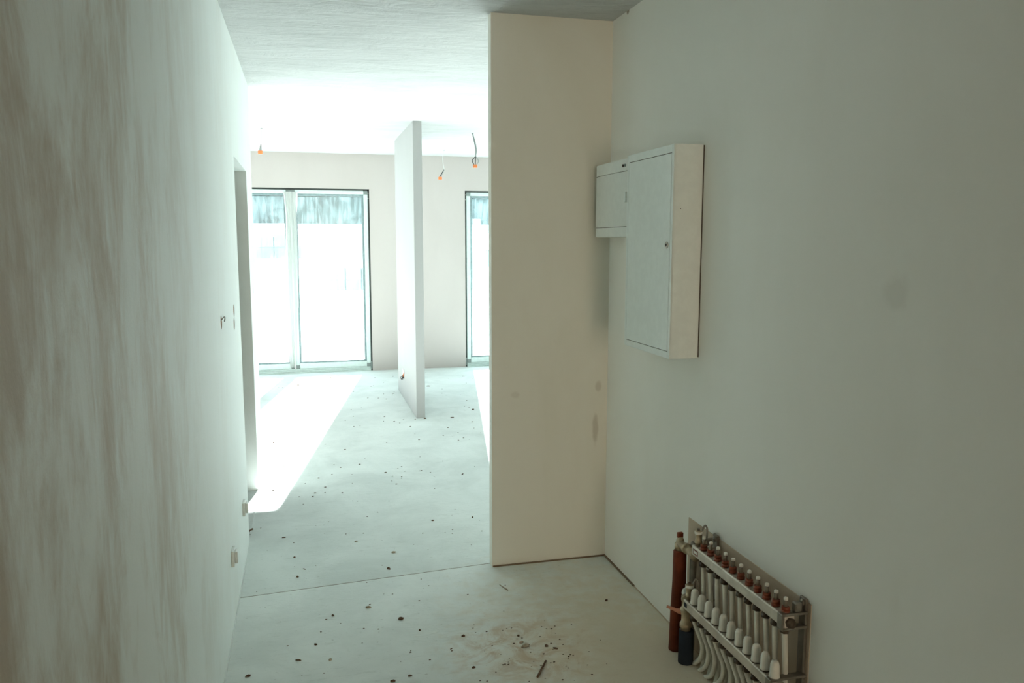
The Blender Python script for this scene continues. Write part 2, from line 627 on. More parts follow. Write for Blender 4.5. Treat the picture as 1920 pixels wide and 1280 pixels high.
struct(o, 'unseen darkened closed end of the hall behind the viewer', 'wall')
o = MB().box((XW - .2, YLE, 0), (XW, YF + .09, H)).build('wall_west', M_DARK_UNSEEN)
struct(o, 'unseen darkened left end wall of the bright room', 'wall')
o = MB().box((XE, YP + TP, 0), (XE + .2, YF + .09, H)).build('wall_east', M_DARK_UNSEEN)
struct(o, 'unseen darkened right end wall of the bright room', 'wall')

# freestanding partition
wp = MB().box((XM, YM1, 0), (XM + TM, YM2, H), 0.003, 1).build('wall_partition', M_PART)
struct(wp, 'thin freestanding white partition between the two windows', 'wall')
cut(wp, [MB().cyl((XM - .02, 8.0, .262), (XM + .045, 8.0, .262), .034, 24).build('cutter', M_DARK)])

# window wall
W1 = (-1.06, 0.786)
W2 = (1.949, 3.40)
W3 = (3.95, 6.15)
W4 = (-3.85, -1.75)
ZW = 2.193
DW = 0.075
mb = MB()
for x0, x1, z0 in ((XW, W4[0], 0), (W4[0], W4[1], ZW), (W4[1], W1[0], 0), (W1[0], W1[1], ZW), (W1[1], W2[0], 0), (W2[0], W2[1], ZW), (W2[1], W3[0], 0), (W3[0], W3[1], ZW), (W3[1], XE, 0)):
    mb.box((x0, YF, z0), (x1, YF + DW, H))
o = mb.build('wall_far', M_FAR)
struct(o, 'far white wall holding the two tall windows', 'wall')

# edge strips along the bases of walls
o = MB().box((XP + .004, YP - .007, 0), (XR, YP, .006)).build('trim_2', M_EDGE)
struct(o, 'dark brown gap strip along the foot of the wing wall', 'edge strip')
o = MB().box((XR - .007, 3.30, 0), (XR, YP, .007)).build('trim_3', M_EDGE)
struct(o, 'short dark gap strip at the foot of the right wall corner', 'edge strip')
o = MB().box((XR - .005, YN, 0), (XR, 3.30, .003)).build('trim_4', M_BOARD)
struct(o, 'faint dusty edge line along the foot of the right wall', 'edge strip')
o = MB().box((XL, YN, 0), (XL + .004, YD1 - .3, .010)).build('trim_5', M_WHITE_STRIP)
struct(o, 'white edge strip along the foot of the left wall', 'edge strip')
o = MB().box((XL - .006, YD1 + .1, 0), (XL + .002, YD2, .004)).build('trim_6', M_WHITE_STRIP)
struct(o, 'thin white strip across the doorway threshold', 'edge strip')


# windows
def window(name, x0, x1, splits, label, visible_right):
    """A tall two-leaf window; splits lists the leaves' stile centre lines."""
    root = MB()
    y0, y1 = YF + .006, YF + DW
    # dark mounting seal around the frame
    root.box((x0, y0 + .012, .0), (x0 + .022, y1, ZW)).box((x1 - .022, y0 + .012, 0), (x1, y1, ZW)).box((x0, y0 + .012, ZW - .022), (x1, y1, ZW))
    r = root.build(name, M_SEAL)
    struct(r, label, 'window')
    fx0, fx1, fz0, fz1 = x0 + .021, x1 - .021, .052, ZW - .021
    f = MB()
    for zz in ((0.0, .016), (.018, .034), (.036, .05)):
        f.box((fx0 + .0, y0 - .004 + zz[0] * .15, zz[0]), (fx1, y1, zz[1]), 0.002, 1)
    f.build('threshold', M_ALU, r)
    bars = [x0] + splits + [x1]
    n = len(bars) - 1
    for k in range(n):
        a = fx0 if k == 0 else bars[k] + .002
        b = fx1 if k == n - 1 else bars[k + 1] - .002
        s = MB()
        wdt = .047
        s.box((a, y0, fz0), (a + wdt, y1 - .012, fz1), .004, 1).box((b - wdt, y0, fz0), (b, y1 - .012, fz1), .004, 1)
        s.box((a + wdt, y0, fz1 - .042), (b - wdt, y1 - .012, fz1), .004, 1).box((a + wdt, y0, fz0), (b - wdt, y1 - .012, fz0 + .066), .004, 1)
        sash = s.build('sash', M_ALU, r)
        g = MB()
        ga, gb, gz0, gz1 = a + wdt, b - wdt, fz0 + .066, fz1 - .042
        t = .024
        g.box((ga, y0 + .012, gz0), (ga + t, y1 - .02, gz1)).box((gb - t, y0 + .012, gz0), (gb, y1 - .02, gz1))
        g.box((ga + t, y0 + .012, gz1 - t), (gb - t, y1 - .02, gz1)).box((ga + t, y0 + .012, gz0), (gb - t, y1 - .02, gz0 + t * .8))
        g.build('gasket', M_GASKET, sash)
        MB().box((ga + t - .004, y0 + .034, gz0 + t * .8 - .004), (gb - t + .004, y0 + .040, gz1 - t + .004)).build('pane', M_GLASS, sash)
        rnd = random.Random(k * 7 + int(x0 * 10))
        ph = [rnd.uniform(0, 6) for _ in range(6)]

        def film(u, v):
            x = ga + t + .002 + (gb - ga - 2 * t - .004) * u
            z = gz0 + .024 + (gz1 - gz0 - .05) * v
            d = .004 * math.sin(9 * u + 2 * v + ph[0]) + .003 * math.sin(23 * u - 5 * v + ph[1]) + .0025 * math.sin(14 * v + 6 * u + ph[2]) + .002 * math.sin(41 * u + 3 * math.sin(4 * v) + ph[3])
            return (x, y0 + .020 + d * .8, z)
        MB().grid(film, 40, 40).build('protective_film', M_FILM, sash)
        for cx, cz in ((a, fz1), (b, fz1), (a, fz0), (b, fz0)):
            sx = 1 if cx == a else -1
            sz = -1 if cz == fz1 else 1
            xa, xb = sorted((cx, cx + sx * .047))
            za, zb = sorted((cz, cz + sz * .044))
            MB().box((xa - .001, y0 - .004, za), (xb, y0 + .006, zb), .002, 1).build('corner_pad', M_PAD, sash)
    # mounting screws and foam block at the frame's outer corners
    for xx in ((x1 - .014) if visible_right else (x0 + .010),):
        for zz in (ZW - .05, ZW - .11):
            MB().lathe((xx, y0 + .014, zz), (0, -1, 0), [(0, .007), (.004, .006), (.006, 0)], 10).build('screw', M_CHROME, r)
        MB().box((xx - .014, y0 + .001, .02), (xx + .012, y0 + .014, .115), .002, 1).build('foam_block', M_PAD, r)
    return r


w1 = window('window_1', W1[0], W1[1], [-0.127], 'wide two-leaf floor-length window with crumpled film on its middle post', True)
w2 = window('window_2', W2[0], W2[1], [2.68], 'narrow strip of the second floor-length window behind the wing wall', False)
window('added_window_3', W3[0], W3[1], [5.05], 'added floor-length window giving light at the unseen right end of the bright room', True)  # extra window put in for the light it gives the hall
window('added_window_4', W4[0], W4[1], [-2.8], 'added floor-length window giving light, hidden behind the left wall', False)  # out of view, added to bring more light in from the left

# crumpled film hanging down the middle post of window 1
def post_film(u, v):
    z = .075 + 2.075 * v
    k = 1 - v
    wide = .058 + .018 * math.sin(3.1 * v + .4) + (.03 * max(0, (v - .86) / .14))
    if v < .35:
        wide *= .55 + v
    cx = -.135 - .012 * math.sin(5 * v) - (.02 * max(0, .3 - v) / .3)
    x = cx + (u - .5) * 2 * wide
    y = YF - .010 - .010 * math.sin(u * 9 + 4 * v) - .007 * math.sin(u * 23 + 9 * v) - .012 * math.sin(PI * u) * (.4 + .6 * k)
    return (x, y, z)


MB().grid(post_film, 24, 60).build('crumpled_film', M_FILM2, w1)


def fold_film(u, v):
    z = .30 + 1.55 * v
    x = 2.045 + (0.10 + .42 * (1 - v) ** 1.5) * u
    y = YF + .008 - .018 * abs(math.sin(u * 7 + 2.5 * v)) - .006 * math.sin(30 * u + 4 * v)
    return (x, y, z)


MB().grid(fold_film, 30, 40).build('crumpled_film', film_mat('loose_film', .12, .5), w2)

# ------------------------------------------------------------------ big wall cabinet
DC = .120
c0, c1, cz0, cz1 = 2.749, 3.187, 1.143, 1.932
cab = empty('distribution_cabinet', (XR, (c0 + c1) / 2, cz0), 'tall white steel wall cabinet with a closed door and round lock', 'cabinet')
xf = XR - DC
mb = MB()
fr = .017
mb.box((xf + .004, c0, cz0), (XR, c1, cz1))
body = mb.build('housing', M_CAB, cab)
mb = MB()
mb.box((xf, c0, cz0), (xf + .006, c0 + fr, cz1), .001, 1).box((xf, c1 - fr, cz0), (xf + .006, c1, cz1), .001, 1)
mb.box((xf, c0 + fr, cz1 - fr - .012), (xf + .006, c1 - fr, cz1), .001, 1).box((xf, c0 + fr, cz0), (xf + .006, c1 - fr, cz0 + fr + .008), .001, 1)
mb.build('frame', M_CAB, cab)
MB().box((xf + .003, c0 + fr - .001, cz0 + fr + .007), (xf + .0045, c1 - fr + .001, cz1 - fr - .011)).build('shadow_gap', M_GAP, cab)
door = MB().box((xf - .0005, c0 + fr + .0025, cz0 + fr + .0105), (xf + .004, c1 - fr - .0025, cz1 - fr - .0145), .001, 1).build('door', M_CAB, cab)
lk = (xf - .0005, c0 + .040, 1.567)
mb = MB().lathe(lk, (-1, 0, 0), [(0, .0125), (.003, .0125), (.0045, .0105), (.0045, .007), (.002, .0068), (.002, 0)], 24)
lock = mb.build('lock', M_CHROME, door)
MB().box((lk[0] - .0042, lk[1] - .0065, lk[2] - .002), (lk[0] - .002, lk[1] + .0065, lk[2] + .002)).build('slot', M_DARK, cab)
MB().box((xf + .03, c0 - .0004, 1.700 - .002), (xf + .033, c0 + .001, 1.700 + .001)).build('drill_mark', M_DARK, cab)
MB().box((XR - .003, c0 - .003, cz0 + .004), (XR, c1 + .003, cz1 - .002)).build('dark_edge_line', M_GAP, cab)  # thin dark line where the cabinet's sides meet the wall

# ------------------------------------------------------------------ small cabinet behind it
DS = .098
s0, s1, sz0, sz1 = 3.215, 3.640, 1.598, 1.931
sm = empty('fuse_box', (XR, (s0 + s1) / 2, sz0), 'small white plastic fuse box tucked between big cabinet and wing wall', 'fuse box')
xs = XR - DS
MB().box((xs + .012, s0, sz0), (XR, s1, sz1), .006, 2).build('housing', M_CAB2, sm)


def bowed(z0, z1, bulge):
    m = MB()
    N = 14
    poly = [(XR - DS + .013, s0 + .001), (XR - DS + .013, s1 - .001)]
    for k in range(N + 1):
        t = k / N
        poly.append((XR - DS + .010 - bulge * (1 - (2 * t - 1) ** 2), s1 - .001 - (s1 - s0 - .002) * t))
    return m.prism(poly, z0, z1)


bowed(sz1 - .052, sz1 - .002, .008).build('top_panel', M_CAB2, sm)
bowed(sz0 + .002, sz0 + .043, .008).build('bottom_panel', M_CAB2, sm)
d = bowed(sz0 + .0455, sz1 - .0545, .010).build('door', M_CAB2, sm)
bowed(sz0 + .04, sz1 - .05, .0).build('shadow_gap', M_GAP, sm)
MB().box((xs - .006, 3.245, 1.745), (xs + .004, 3.262, 1.790), .003, 2).build('latch', M_CAB, sm)
for dy, c, w in ((0, M_DARK, .012), (.022, M_PAD, .009)):
    MB().box((xs - .0005, 3.278 - dy + .012, sz1 - .035), (xs + .006, 3.278 - dy + .012 + w, sz1 - .024), .001, 1).build('logo_mark', c, sm)

# ------------------------------------------------------------------ floor heating manifold
man = empty('heating_manifold', (XR, 2.27, 0), 'floor heating manifold with two steel bars, red flow meters and white pipes', 'manifold')
XT, ZT0, ZT1 = 1.365, .440, .478
XB, ZB0, ZB1 = 1.330, .244, .281
YT0, YT1 = 1.995, 2.590
YB0, YB1 = 1.970, 2.575
MB().box((XR - .002, 1.99, .0), (XR + .001, 2.785, .508), .001, 1).build('bare_wall_patch', M_BOARD, man)
bar_t = MB().box((XT - .018, YT0, ZT0), (XT + .018, YT1, ZT1), .005, 3).build('manifold_bar', M_STEEL, man)
bar_b = MB().box((XB - .018, YB0, ZB0), (XB + .018, YB1, ZB1), .005, 3).build('manifold_bar', M_STEEL, man)
MB().box((XT - .0187, 2.540, .449), (XT - .0175, 2.575, .469)).build('sticker', M_RED, bar_t)
MB().box((XT - .0190, 2.545, .454), (XT - .0180, 2.570, .464)).build('sticker_face', M_LABEL, bar_t)
MB().box((XB - .0187, 2.545, .256), (XB - .0175, 2.565, .272)).build('sticker', M_BLUE, bar_b)

PITCH_P = .0511
top_y = [2.530 - PITCH_P * i for i in range(11)]
bot_y = [2.519 - PITCH_P * i for i in range(11)]
# flow meter: a stepped red collar and a clear tube with a white top
y = top_y[0]
fm = MB().lathe((XT, y, ZT1), (0, 0, 1), [(0, 0), (0, .0135), (.009, .0135), (.0095, .0115), (.012, .0115), (.0125, .0125), (.020, .012), (.021, .010), (.021, 0)], 20).build('flow_meter', M_RED, man)
MB().lathe((XT, y, ZT1 + .018), (0, 0, 1), [(0, 0), (0, .0062), (.024, .0062), (.024, 0)], 14).build('meter_tube', M_TUBE, fm)
MB().lathe((XT, y, ZT1 + .041), (0, 0, 1), [(0, 0), (0, .0066), (.007, .0066), (.009, .0045), (.009, 0)], 14).build('meter_cap', M_CAP, fm)
for i in range(1, 11):
    copy_at(fm, (0, top_y[i] - y, 0), man)
# white protective caps on the lower valves
y = bot_y[0]
cp = MB().lathe((XB, y, ZB1 + .003), (0, 0, 1), [(0, 0), (0, .0160), (.004, .0162), (.012, .0148), (.040, .0138), (.049, .0112), (.054, .007), (.056, 0)], 24).build('valve_cap', M_CAP, man)
MB().lathe((XB, y, ZB1), (0, 0, 1), [(0, 0), (0, .0155), (.003, .0155), (.003, 0)], 20).build('cap_ring', M_NUT, cp)
for i in range(1, 11):
    copy_at(cp, (0, bot_y[i] - y, 0), man)
# outlet nuts
y = top_y[0]
nt = MB().lathe((XT, y, ZT0), (0, 0, -1), [(-.004, 0), (-.004, .012), (.008, .012), (.008, .0145), (.022, .0145), (.024, .012), (.024, 0)], 6).build('outlet_nut', M_NUT, man)
for i in range(1, 11):
    copy_at(nt, (0, top_y[i] - y, 0), man)
for i in range(11):
    copy_at(nt, (XB - XT, bot_y[i] - y, ZB0 - ZT0), man)
# loop pipes
for i in range(11):
    yy = top_y[i]
    lean = random.uniform(-.004, .004)
    pts = smooth_path([(XT, yy, ZT0 - .018), (XT + .004, yy + lean, .33), (XT + .012, yy - lean, .18), (XT + .018, yy + .004, .07), (XT + .022, yy + .03, -.006)], 6)
    MB().tube(pts, .0088, 12).build('loop_pipe', M_PIPE, man)
for i in range(11):
    yy = bot_y[i]
    j = random.uniform(-.006, .006)
    pts = smooth_path([(XB, yy, ZB0 - .018), (XB + .006, yy, .20), (XB + .028, yy - .006 + j, .135), (XB + .036, yy + .012 + j, .075), (XB + .046, yy + .055, .028), (XB + .052, yy + .10 + j, -.006)], 6)
    MB().tube(pts, .0088, 12).build('loop_pipe', M_PIPE, man)
# brackets at both ends
for yb, side in ((2.02, 1), (2.556, 0)):
    b = MB()
    b.box((XR - .012, yb - .016, .235), (XR - .002, yb + .016, .520), .002, 1)
    b.lathe((XR - .012, yb, .505), (-1, 0, 0), [(0, 0), (0, .011), (.003, .011), (.006, .006), (.006, 0)], 12)
    br = b.build('bracket', M_BRACKET, man)
    yo = yb - .02 if side else yb - .010
    th = .022 if side else .010
    for xc, zlo, zhi, ya, yb_ in ((XT, ZT0, ZT1, yo - .004, yo + th), (XB, ZB0, ZB1, yo - .010, yo - .006 + th)):
        if side:      # a strap right round the bar's end
            MB().box((xc - .024, ya, zhi - .002), (XR - .006, yb_, zhi + .006), .002, 1).box((xc - .026, ya, zlo - .006), (xc - .018, yb_, zhi + .006), .002, 1).box((xc - .024, ya, zlo - .008), (XR - .006, yb_, zlo), .002, 1).build('bracket_clamp', M_BRACKET, br)
        else:
            MB().box((xc + .017, ya, zhi - .008), (XR - .006, yb_, zhi), .002, 1).build('bracket_arm', M_BRACKET, br)
            MB().box((xc + .017, ya, zlo), (XR - .006, yb_, zlo + .008), .002, 1).build('bracket_arm', M_BRACKET, br)
    MB().box((XT + .022, yo + .0, ZT1 + .006), (XT + .045, yo + th, ZT1 + .034), .003, 1).build('clamp_lug', M_BRACKET, br)
# end plugs of the bars
for (xx, zc, y0_) in ((XT, (ZT0 + ZT1) / 2, YT0), (XB, (ZB0 + ZB1) / 2, YB0)):
    MB().lathe((xx, y0_ + .002, zc), (0, -1, 0), [(0, 0), (0, .016), (.010, .016), (.010, .012), (.020, .012), (.020, 0)], 6).build('end_plug', M_NUT, man)
# air vents
for (xx, yy, zz) in ((XT, 2.572, ZT1), (XB, 2.563, ZB1)):
    v = MB().lathe((xx, yy, zz), (0, 0, 1), [(-.002, 0), (-.002, .011), (.010, .011), (.012, .014), (.016, .014), (.017, .0125), (.046, .0125), (.048, .0145), (.056, .0145), (.058, .011), (.058, 0)], 18).build('air_vent', M_BRASS, man)
    MB().lathe((xx, yy, zz + .057), (0, 0, 1), [(0, 0), (0, .005), (.008, .005), (.008, 0)], 12).build('vent_stem', M_NUT, v)
    MB().lathe((xx, yy, zz + .046), (0, 0, 1), [(0, .0151), (.0095, .0151), (.0115, .011), (.0115, .0055)], 18).build('vent_cap', M_CAP, v)
    MB().tube(smooth_path([(xx + .012, yy + .006, zz + .04), (xx + .026, yy + .004, zz + .072), (xx + .032, yy - .004, zz + .06), (xx + .03, yy - .006, zz + .02)], 5), .0035, 8).build('drain_elbow', M_BRACKET, v)
# supply connection: ball valve and riser in orange foam
px, py = 1.368, 2.722
MB().tube([(px - .006, py + .006, 0), (px - .005, py + .004, .06), (px - .004, py + .002, .15), (px, py, .28), (px, py, .40), (px, py, .405)], [.0265, .0265, .027, .0262, .0255, .021], 24).build('supply_riser', M_ORANGE, man)
sv = MB().lathe((px, py, .40), (0, 0, 1), [(0, 0), (0, .018), (.012, .018), (.013, .021), (.030, .021), (.031, .016), (.044, .015), (.056, .010), (.056, 0)], 16).build('ball_valve', M_BRASS, man)
MB().box((px - .012, py - .004, .452), (px + .012, py + .010, .474), .003, 1).build('valve_handle', M_RED, sv)
MB().lathe((px, py, .430), (0, -1, 0), [(0, 0), (0, .016), (.045, .016), (.045, .020), (.062, .020), (.062, .016), (.115, .016), (.115, .021), (.132, .021), (.132, 0)], 16).build('union', M_BRASS, sv)
MB().lathe((XT + .036, 2.676, .02), (0, 0, 1), [(0, 0), (0, .013), (.42, .013), (.43, .009), (.43, 0)], 16).build('capped_riser', M_BRACKET, man)
# return connection: blue foam stub, valve, elbow
bx, by = 1.352, 2.628
MB().lathe((bx + .004, by, 0), (0, 0, 1), [(0, 0), (0, .0285), (.10, .0275), (.128, .027), (.13, .022), (.13, 0)], 24).build('return_riser', M_BLUE, man)
rv = MB().lathe((bx, by, .125), (0, 0, 1), [(0, 0), (0, .019), (.016, .019), (.017, .022), (.032, .022), (.033, .017), (.060, .016), (.075, .021), (.090, .021), (.092, .016), (.128, .016), (.138, .013), (.142, .008), (.143, 0)], 16).build('ball_valve', M_BRASS, man)
MB().lathe((bx, by, .262), (0, 0, 1), [(0, 0), (0, .0155), (.012, .018), (.024, .0155), (.031, .008), (.033, 0)], 16).build('valve_knob', M_CAP, rv)
MB().lathe((bx - .004, by - .002, .262), (-.3, -1, 0), [(0, 0), (0, .016), (.02, .016), (.02, .0205), (.038, .0205), (.038, .016), (.062, .016), (.062, 0)], 16).build('union', M_BRASS, rv)
MB().tube(smooth_path([(bx - .008, by + .008, .198), (bx - .028, by + .018, .200), (bx - .040, by + .024, .205), (bx - .062, by + .036, .212)], 4), [.012, .012, .0115, .010, .008, .007, .007, .0065, .006, .006, .006, .0055, .005], 10).build('valve_handle', M_TERM if False else simple('copper_lever', (0.55, 0.24, 0.15), 0.5), rv)

# ------------------------------------------------------------------ left wall: sockets and open switch boxes
for y0_, z0_, lab in ((3.338, .258, 'white socket box low on the left wall, nearer the camera'), (3.975, .257, 'white socket box low on the left wall, beside the doorway')):
    s = empty('wall_socket', (XL, y0_ + .036, z0_ + .033), lab, 'socket', 'sockets low on the left wall')
    MB().box((XL, y0_, z0_), (XL + .013, y0_ + .070, z0_ + .066), .003, 2).build('frame', M_SOCKET, s)
    ins = MB().box((XL + .013, y0_ + .012, z0_ + .010), (XL + .025, y0_ + .052, z0_ + .060), .004, 2).build('socket_insert', M_SOCKET, s)

for k, (y, z, r) in enumerate(holes):
    lab = ['open round switch box with loose wire in the left wall', 'upper open switch box at the doorway edge',
           'lower open switch box at the doorway edge', 'open switch box in the wall past the doorway'][k]
    s = empty('switch_box', (XL - .03, y, z), lab, 'switch box', 'open switch boxes in the left wall')
    MB().lathe((XL - .048, y, z), (1, 0, 0), [(0, 0), (.0, .0285), (.047, .0285), (.047, .0262), (.003, .0262), (.003, 0)], 24).build('back_box', M_BOX, s)
    if k == 0:
        MB().tube(smooth_path([(XL - .04, y, z), (XL - .005, y + .006, z + .006), (XL + .010, y + .010, z + .020), (XL + .014, y + .0, z + .016), (XL + .012, y - .008, z + .004)], 5), .0022, 8).build('wire', M_GREYW, s)
    else:
        MB().tube(smooth_path([(XL - .04, y, z + .005), (XL - .02, y + .008, z + .012), (XL - .014, y + .002, z - .008)], 5), .0022, 8).build('wire', M_GREYW, s)

# partition: junction box with dangling wires
s = empty('junction_box', (XM, 8.0, .26), 'open junction box with black wires low on the white partition', 'junction box')
MB().lathe((XM + .043, 8.0, .262), (-1, 0, 0), [(0, 0), (0, .0335), (.043, .0335), (.043, .031), (.003, .031), (.003, 0)], 24).build('back_box', M_BOX, s)
MB().box((XM - .006, 7.985, .235), (XM + .0, 8.055, .305), .004, 2).build('cover_plate', M_WHITEW, s)
for k in range(3):
    a = 2.1 * k
    pts = [(XM + .02, 7.985, .255), (XM - .012, 7.978 + .012 * k, .246)]
    for q in range(7):
        t = q / 6
        pts.append((XM - .018 - .014 * math.sin(5 * t + a), 8.015 - .07 * t + .012 * math.sin(9 * t + a), .222 + .014 * math.cos(8 * t + a)))
    MB().tube(smooth_path(pts, 4), .0026, 6).build('wire', M_BLACK, s)
MB().tube(smooth_path([(XM + .02, 7.97, .27), (XM - .008, 7.955, .268), (XM - .014, 7.95, .25), (XM - .012, 7.955, .236)], 4), .004, 6).build('wire', M_TERM, s)

# ------------------------------------------------------------------ ceiling cables
def cable(name, pts, fork, label, r, top_mat):
    s = empty(name, pts[0], label, 'cable', 'wire ends hanging from the ceiling')
    MB().lathe((pts[0][0], pts[0][1], H), (0, 0, -1), [(0, 0), (0, .011), (.004, .011), (.006, 0)], 12).build('ceiling_outlet', M_GREYW, s)
    for k, off in enumerate(((0, 0), (.010, .004)) if fork else ((0, 0),)):
        P = [(x + off[0] * math.sin(PI * i / (len(pts) - 1)), y + off[1], z) for i, (x, y, z) in enumerate(pts)]
        MB().tube(smooth_path(P, 6), r, 8).build('cable_sheath', top_mat, s)
    return s


def terminal(s, p, up_from, mats, spread):
    p, u = Vector(p), Vector(up_from)
    ax = (p - u).normalized()
    side = ax.cross(Vector((0, 1, 0))).normalized()
    for k, m in enumerate(mats):
        q = (k - (len(mats) - 1) / 2)
        mid = (p + u) / 2 + side * q * spread * 2.4
        MB().tube(smooth_path([u, mid, p + side * q * .012], 6), .0042, 6).build('wire', m, s)
    t = MB()
    t.box((p.x - .020, p.y - .014, p.z - .028), (p.x + .020, p.y + .014, p.z + .003), .004, 2)
    t.build('wire_connector', M_TERM, s)


s = cable('ceiling_cable', [(-.336, 7.877, H), (-.342, 7.877, 2.53), (-.345, 7.877, 2.455)], False, 'short ceiling wire with orange connector near the left wall', .0038, M_WHITEW)
terminal(s, (-.353, 7.877, 2.395), (-.345, 7.877, 2.455), (M_GREYW, M_BLACK), .004)
s = cable('ceiling_cable', [(1.580, 9.221, H), (1.562, 9.221, 2.52), (1.566, 9.221, 2.44), (1.580, 9.221, 2.375)], False, 'bent ceiling wire with slanting orange connector beside the partition', .0036, M_WHITEW)
terminal(s, (1.530, 9.221, 2.296), (1.578, 9.221, 2.381), (M_BLACK, M_GREYW), .004)
s = cable('ceiling_cable', [(1.603, 7.748, H), (1.617, 7.748, 2.53), (1.632, 7.748, 2.45), (1.632, 7.748, 2.382)], True, 'forked ceiling wire with orange connector close to the wing wall', .0046, M_GREYW)
terminal(s, (1.627, 7.748, 2.305), (1.632, 7.748, 2.385), (M_BLACK, M_BLACK, M_GREYW), .013)

# ------------------------------------------------------------------ debris on the floor
def floor_point(x, y):
    d = fw + r2 * ((x - 960) / FPX) - u2 * ((y - 640) / FPX)
    t = -EYE / d.z
    return Vector((d.x * t, d.y * t, 0))


def lump(p, sx, sy, sz, seed, rot):
    """An irregular crumb lying on the floor."""
    rnd = random.Random(seed)
    mb = MB()
    r = bmesh.ops.create_icosphere(mb.bm, subdivisions=1, radius=1)
    ca, sa = math.cos(rot), math.sin(rot)
    for v in r['verts']:
        k = rnd.uniform(.7, 1.15)
        x, y, z = v.co.x * sx * k, v.co.y * sy * k, max(v.co.z, -.55) * sz * k
        v.co = (p.x + ca * x - sa * y, p.y + sa * x + ca * y, z + .55 * sz)
    return mb


def stick(p, q, r, seed):
    rnd = random.Random(seed)
    pts = []
    for k in range(7):
        t = k / 6
        c = p.lerp(q, t)
        pts.append((c.x + rnd.uniform(-.15, .15) * r, c.y + rnd.uniform(-.3, .3) * r, r * rnd.uniform(.95, 1.2)))
    return MB().tube(pts, [r * rnd.uniform(.8, 1.1) for _ in pts], 7)


a, b = floor_point(1008, 1271), floor_point(1023, 1240)
tag(stick(a, b, .0042, 1).build('stick', M_TWIG, None, a), 'thin dark stick lying on the dusty floor at the front', 'stick')
a, b = floor_point(937, 1097), floor_point(952, 1107)
tag(stick(a, b, .0028, 2).build('twig', M_CLOD, None, a), 'small pale twig on the floor below the wing wall corner', 'twig')
a, b = floor_point(466, 998), floor_point(474, 993)
tag(stick(a, b, .005, 3).build('wood_chip', M_TWIG, None, a), 'brown wood chip on the floor by the doorway edge', 'wood chip')

CRUMBS = [  # pixel, half sizes in metres, material, label
    ((691, 1139), (.014, .011, .006), M_CLOD, 'pale crumbled clod just beyond the middle of the near floor'),
    ((752, 1161), (.013, .008, .008), M_MUD, 'largest dark mud clod in the middle of the near floor'),
    ((624, 1155), (.008, .007, .007), M_MUD, 'dark round crumb left of the pale clod'),
    ((559, 1238), (.015, .005, .004), M_MUD, 'long dark mud flake near the left wall foot'),
    ((619, 1237), (.008, .010, .004), M_CLOD, 'tan flake beside the long mud flake'),
    ((787, 1182), (.006, .006, .005), M_MUD, 'tiny dark crumb right of the largest mud clod'),
    ((869, 1193), (.009, .006, .006), M_MUD, 'dark pebble at the edge of the warm shadow'),
    ((888, 1252), (.010, .006, .005), M_MUD, 'brown crumb near the front edge left of the stick'),
    ((884, 1253), (.005, .005, .004), M_MUD, None),
    ((465, 1268), (.012, .006, .006), M_MUD, 'dark crumb closest to the left wall at the front'),
    ((769, 1267), (.010, .005, .004), M_MUD, 'flat mud flake at the front middle of the floor'),
    ((737, 1278), (.011, .007, .006), M_MUD, 'mud crumb cut by the bottom of the view'),
    ((592, 1209), (.008, .005, .005), M_MUD, 'brown crumb between mud flake and pale clod'),
    ((729, 1067), (.011, .007, .008), M_MUD, 'dark lump just in front of the floor joint'),
    ((738, 1036), (.014, .007, .006), M_CLOD, 'pale chip with a twig end beyond the floor joint'),
    ((532, 1008), (.016, .006, .005), M_MUD, 'elongated dark flake beyond the joint near the left wall'),
    ((552, 1045), (.010, .007, .006), M_MUD, 'dark crumb between joint and long flake'),
    ((558, 1082), (.007, .007, .006), M_MUD, 'small dark crumb above the left end of the joint'),
    ((668, 1015), (.014, .007, .006), M_CLOD, 'greyish chip in the middle beyond the joint'),
    ((811, 976), (.013, .007, .006), M_MUD, 'dark flake well beyond the joint towards the wing wall'),
    ((886, 970), (.008, .010, .008), M_MUD, 'dark crumb beyond the joint beside the wing wall'),
    ((723, 886), (.018, .008, .006), M_MUD, 'dark flake in the middle of the bright floor'),
    ((867, 889), (.012, .008, .007), M_MUD, 'dark crumb on the bright floor near the wing wall'),
    ((804, 686), (.02, .02, .01), M_MUD, None),
    ((803, 724), (.030, .018, .008), M_MUD, 'dark flake on the floor right of the partition'),
    ((887, 768), (.020, .012, .010), M_MUD, 'dark crumb beside the narrow sun strip'),
    ((848, 783), (.028, .014, .008), M_MUD, 'flat dark flake between partition and sun strip'),
    ((885, 791), (.014, .010, .008), M_MUD, 'small dark crumb below the crumb at the sun strip'),
    ((863, 686), (.045, .020, .018), M_CLOD, 'plaster lump at the foot of the far wall beside the narrow window'),
    ((797, 785), (.018, .014, .010), M_MUD, 'dark crumb at the near foot of the partition'),
    ((558, 722), (.06, .018, .008), M_MUD, 'grey flake in the sun patch near the window'),
    ((620, 708), (.03, .02, .008), M_MUD, 'small flake in the sun patch under the window'),
    ((513, 830), (.012, .010, .008), M_MUD, 'crumb in the sun patch at the doorway'),
    ((512, 920), (.010, .008, .007), M_MUD, 'dark crumb in the sunlit floor before the doorway'),
    ((484, 932), (.008, .008, .006), M_MUD, 'crumb at the doorway corner in the sun'),
    ((1025, 1212), (.008, .007, .007), M_MUD, 'dark crumb in the brown dust, just beyond the stick'),
    ((1041, 1216), (.012, .006, .005), M_MUD, 'flat brown crumb in the dust right of the stick'),
    ((985, 1212), (.020, .012, .008), M_CLOD, 'crumbled brown clod in the dust left of the stick'),
    ((978, 1205), (.012, .008, .006), M_BOARD, 'light plaster chip in the brown dust'),
    ((972, 1193), (.006, .006, .006), M_MUD, 'round dark crumb above the plaster chip'),
    ((1137, 1126), (.007, .006, .005), M_MUD, 'lone dark crumb in the shadow under the wing wall'),
]
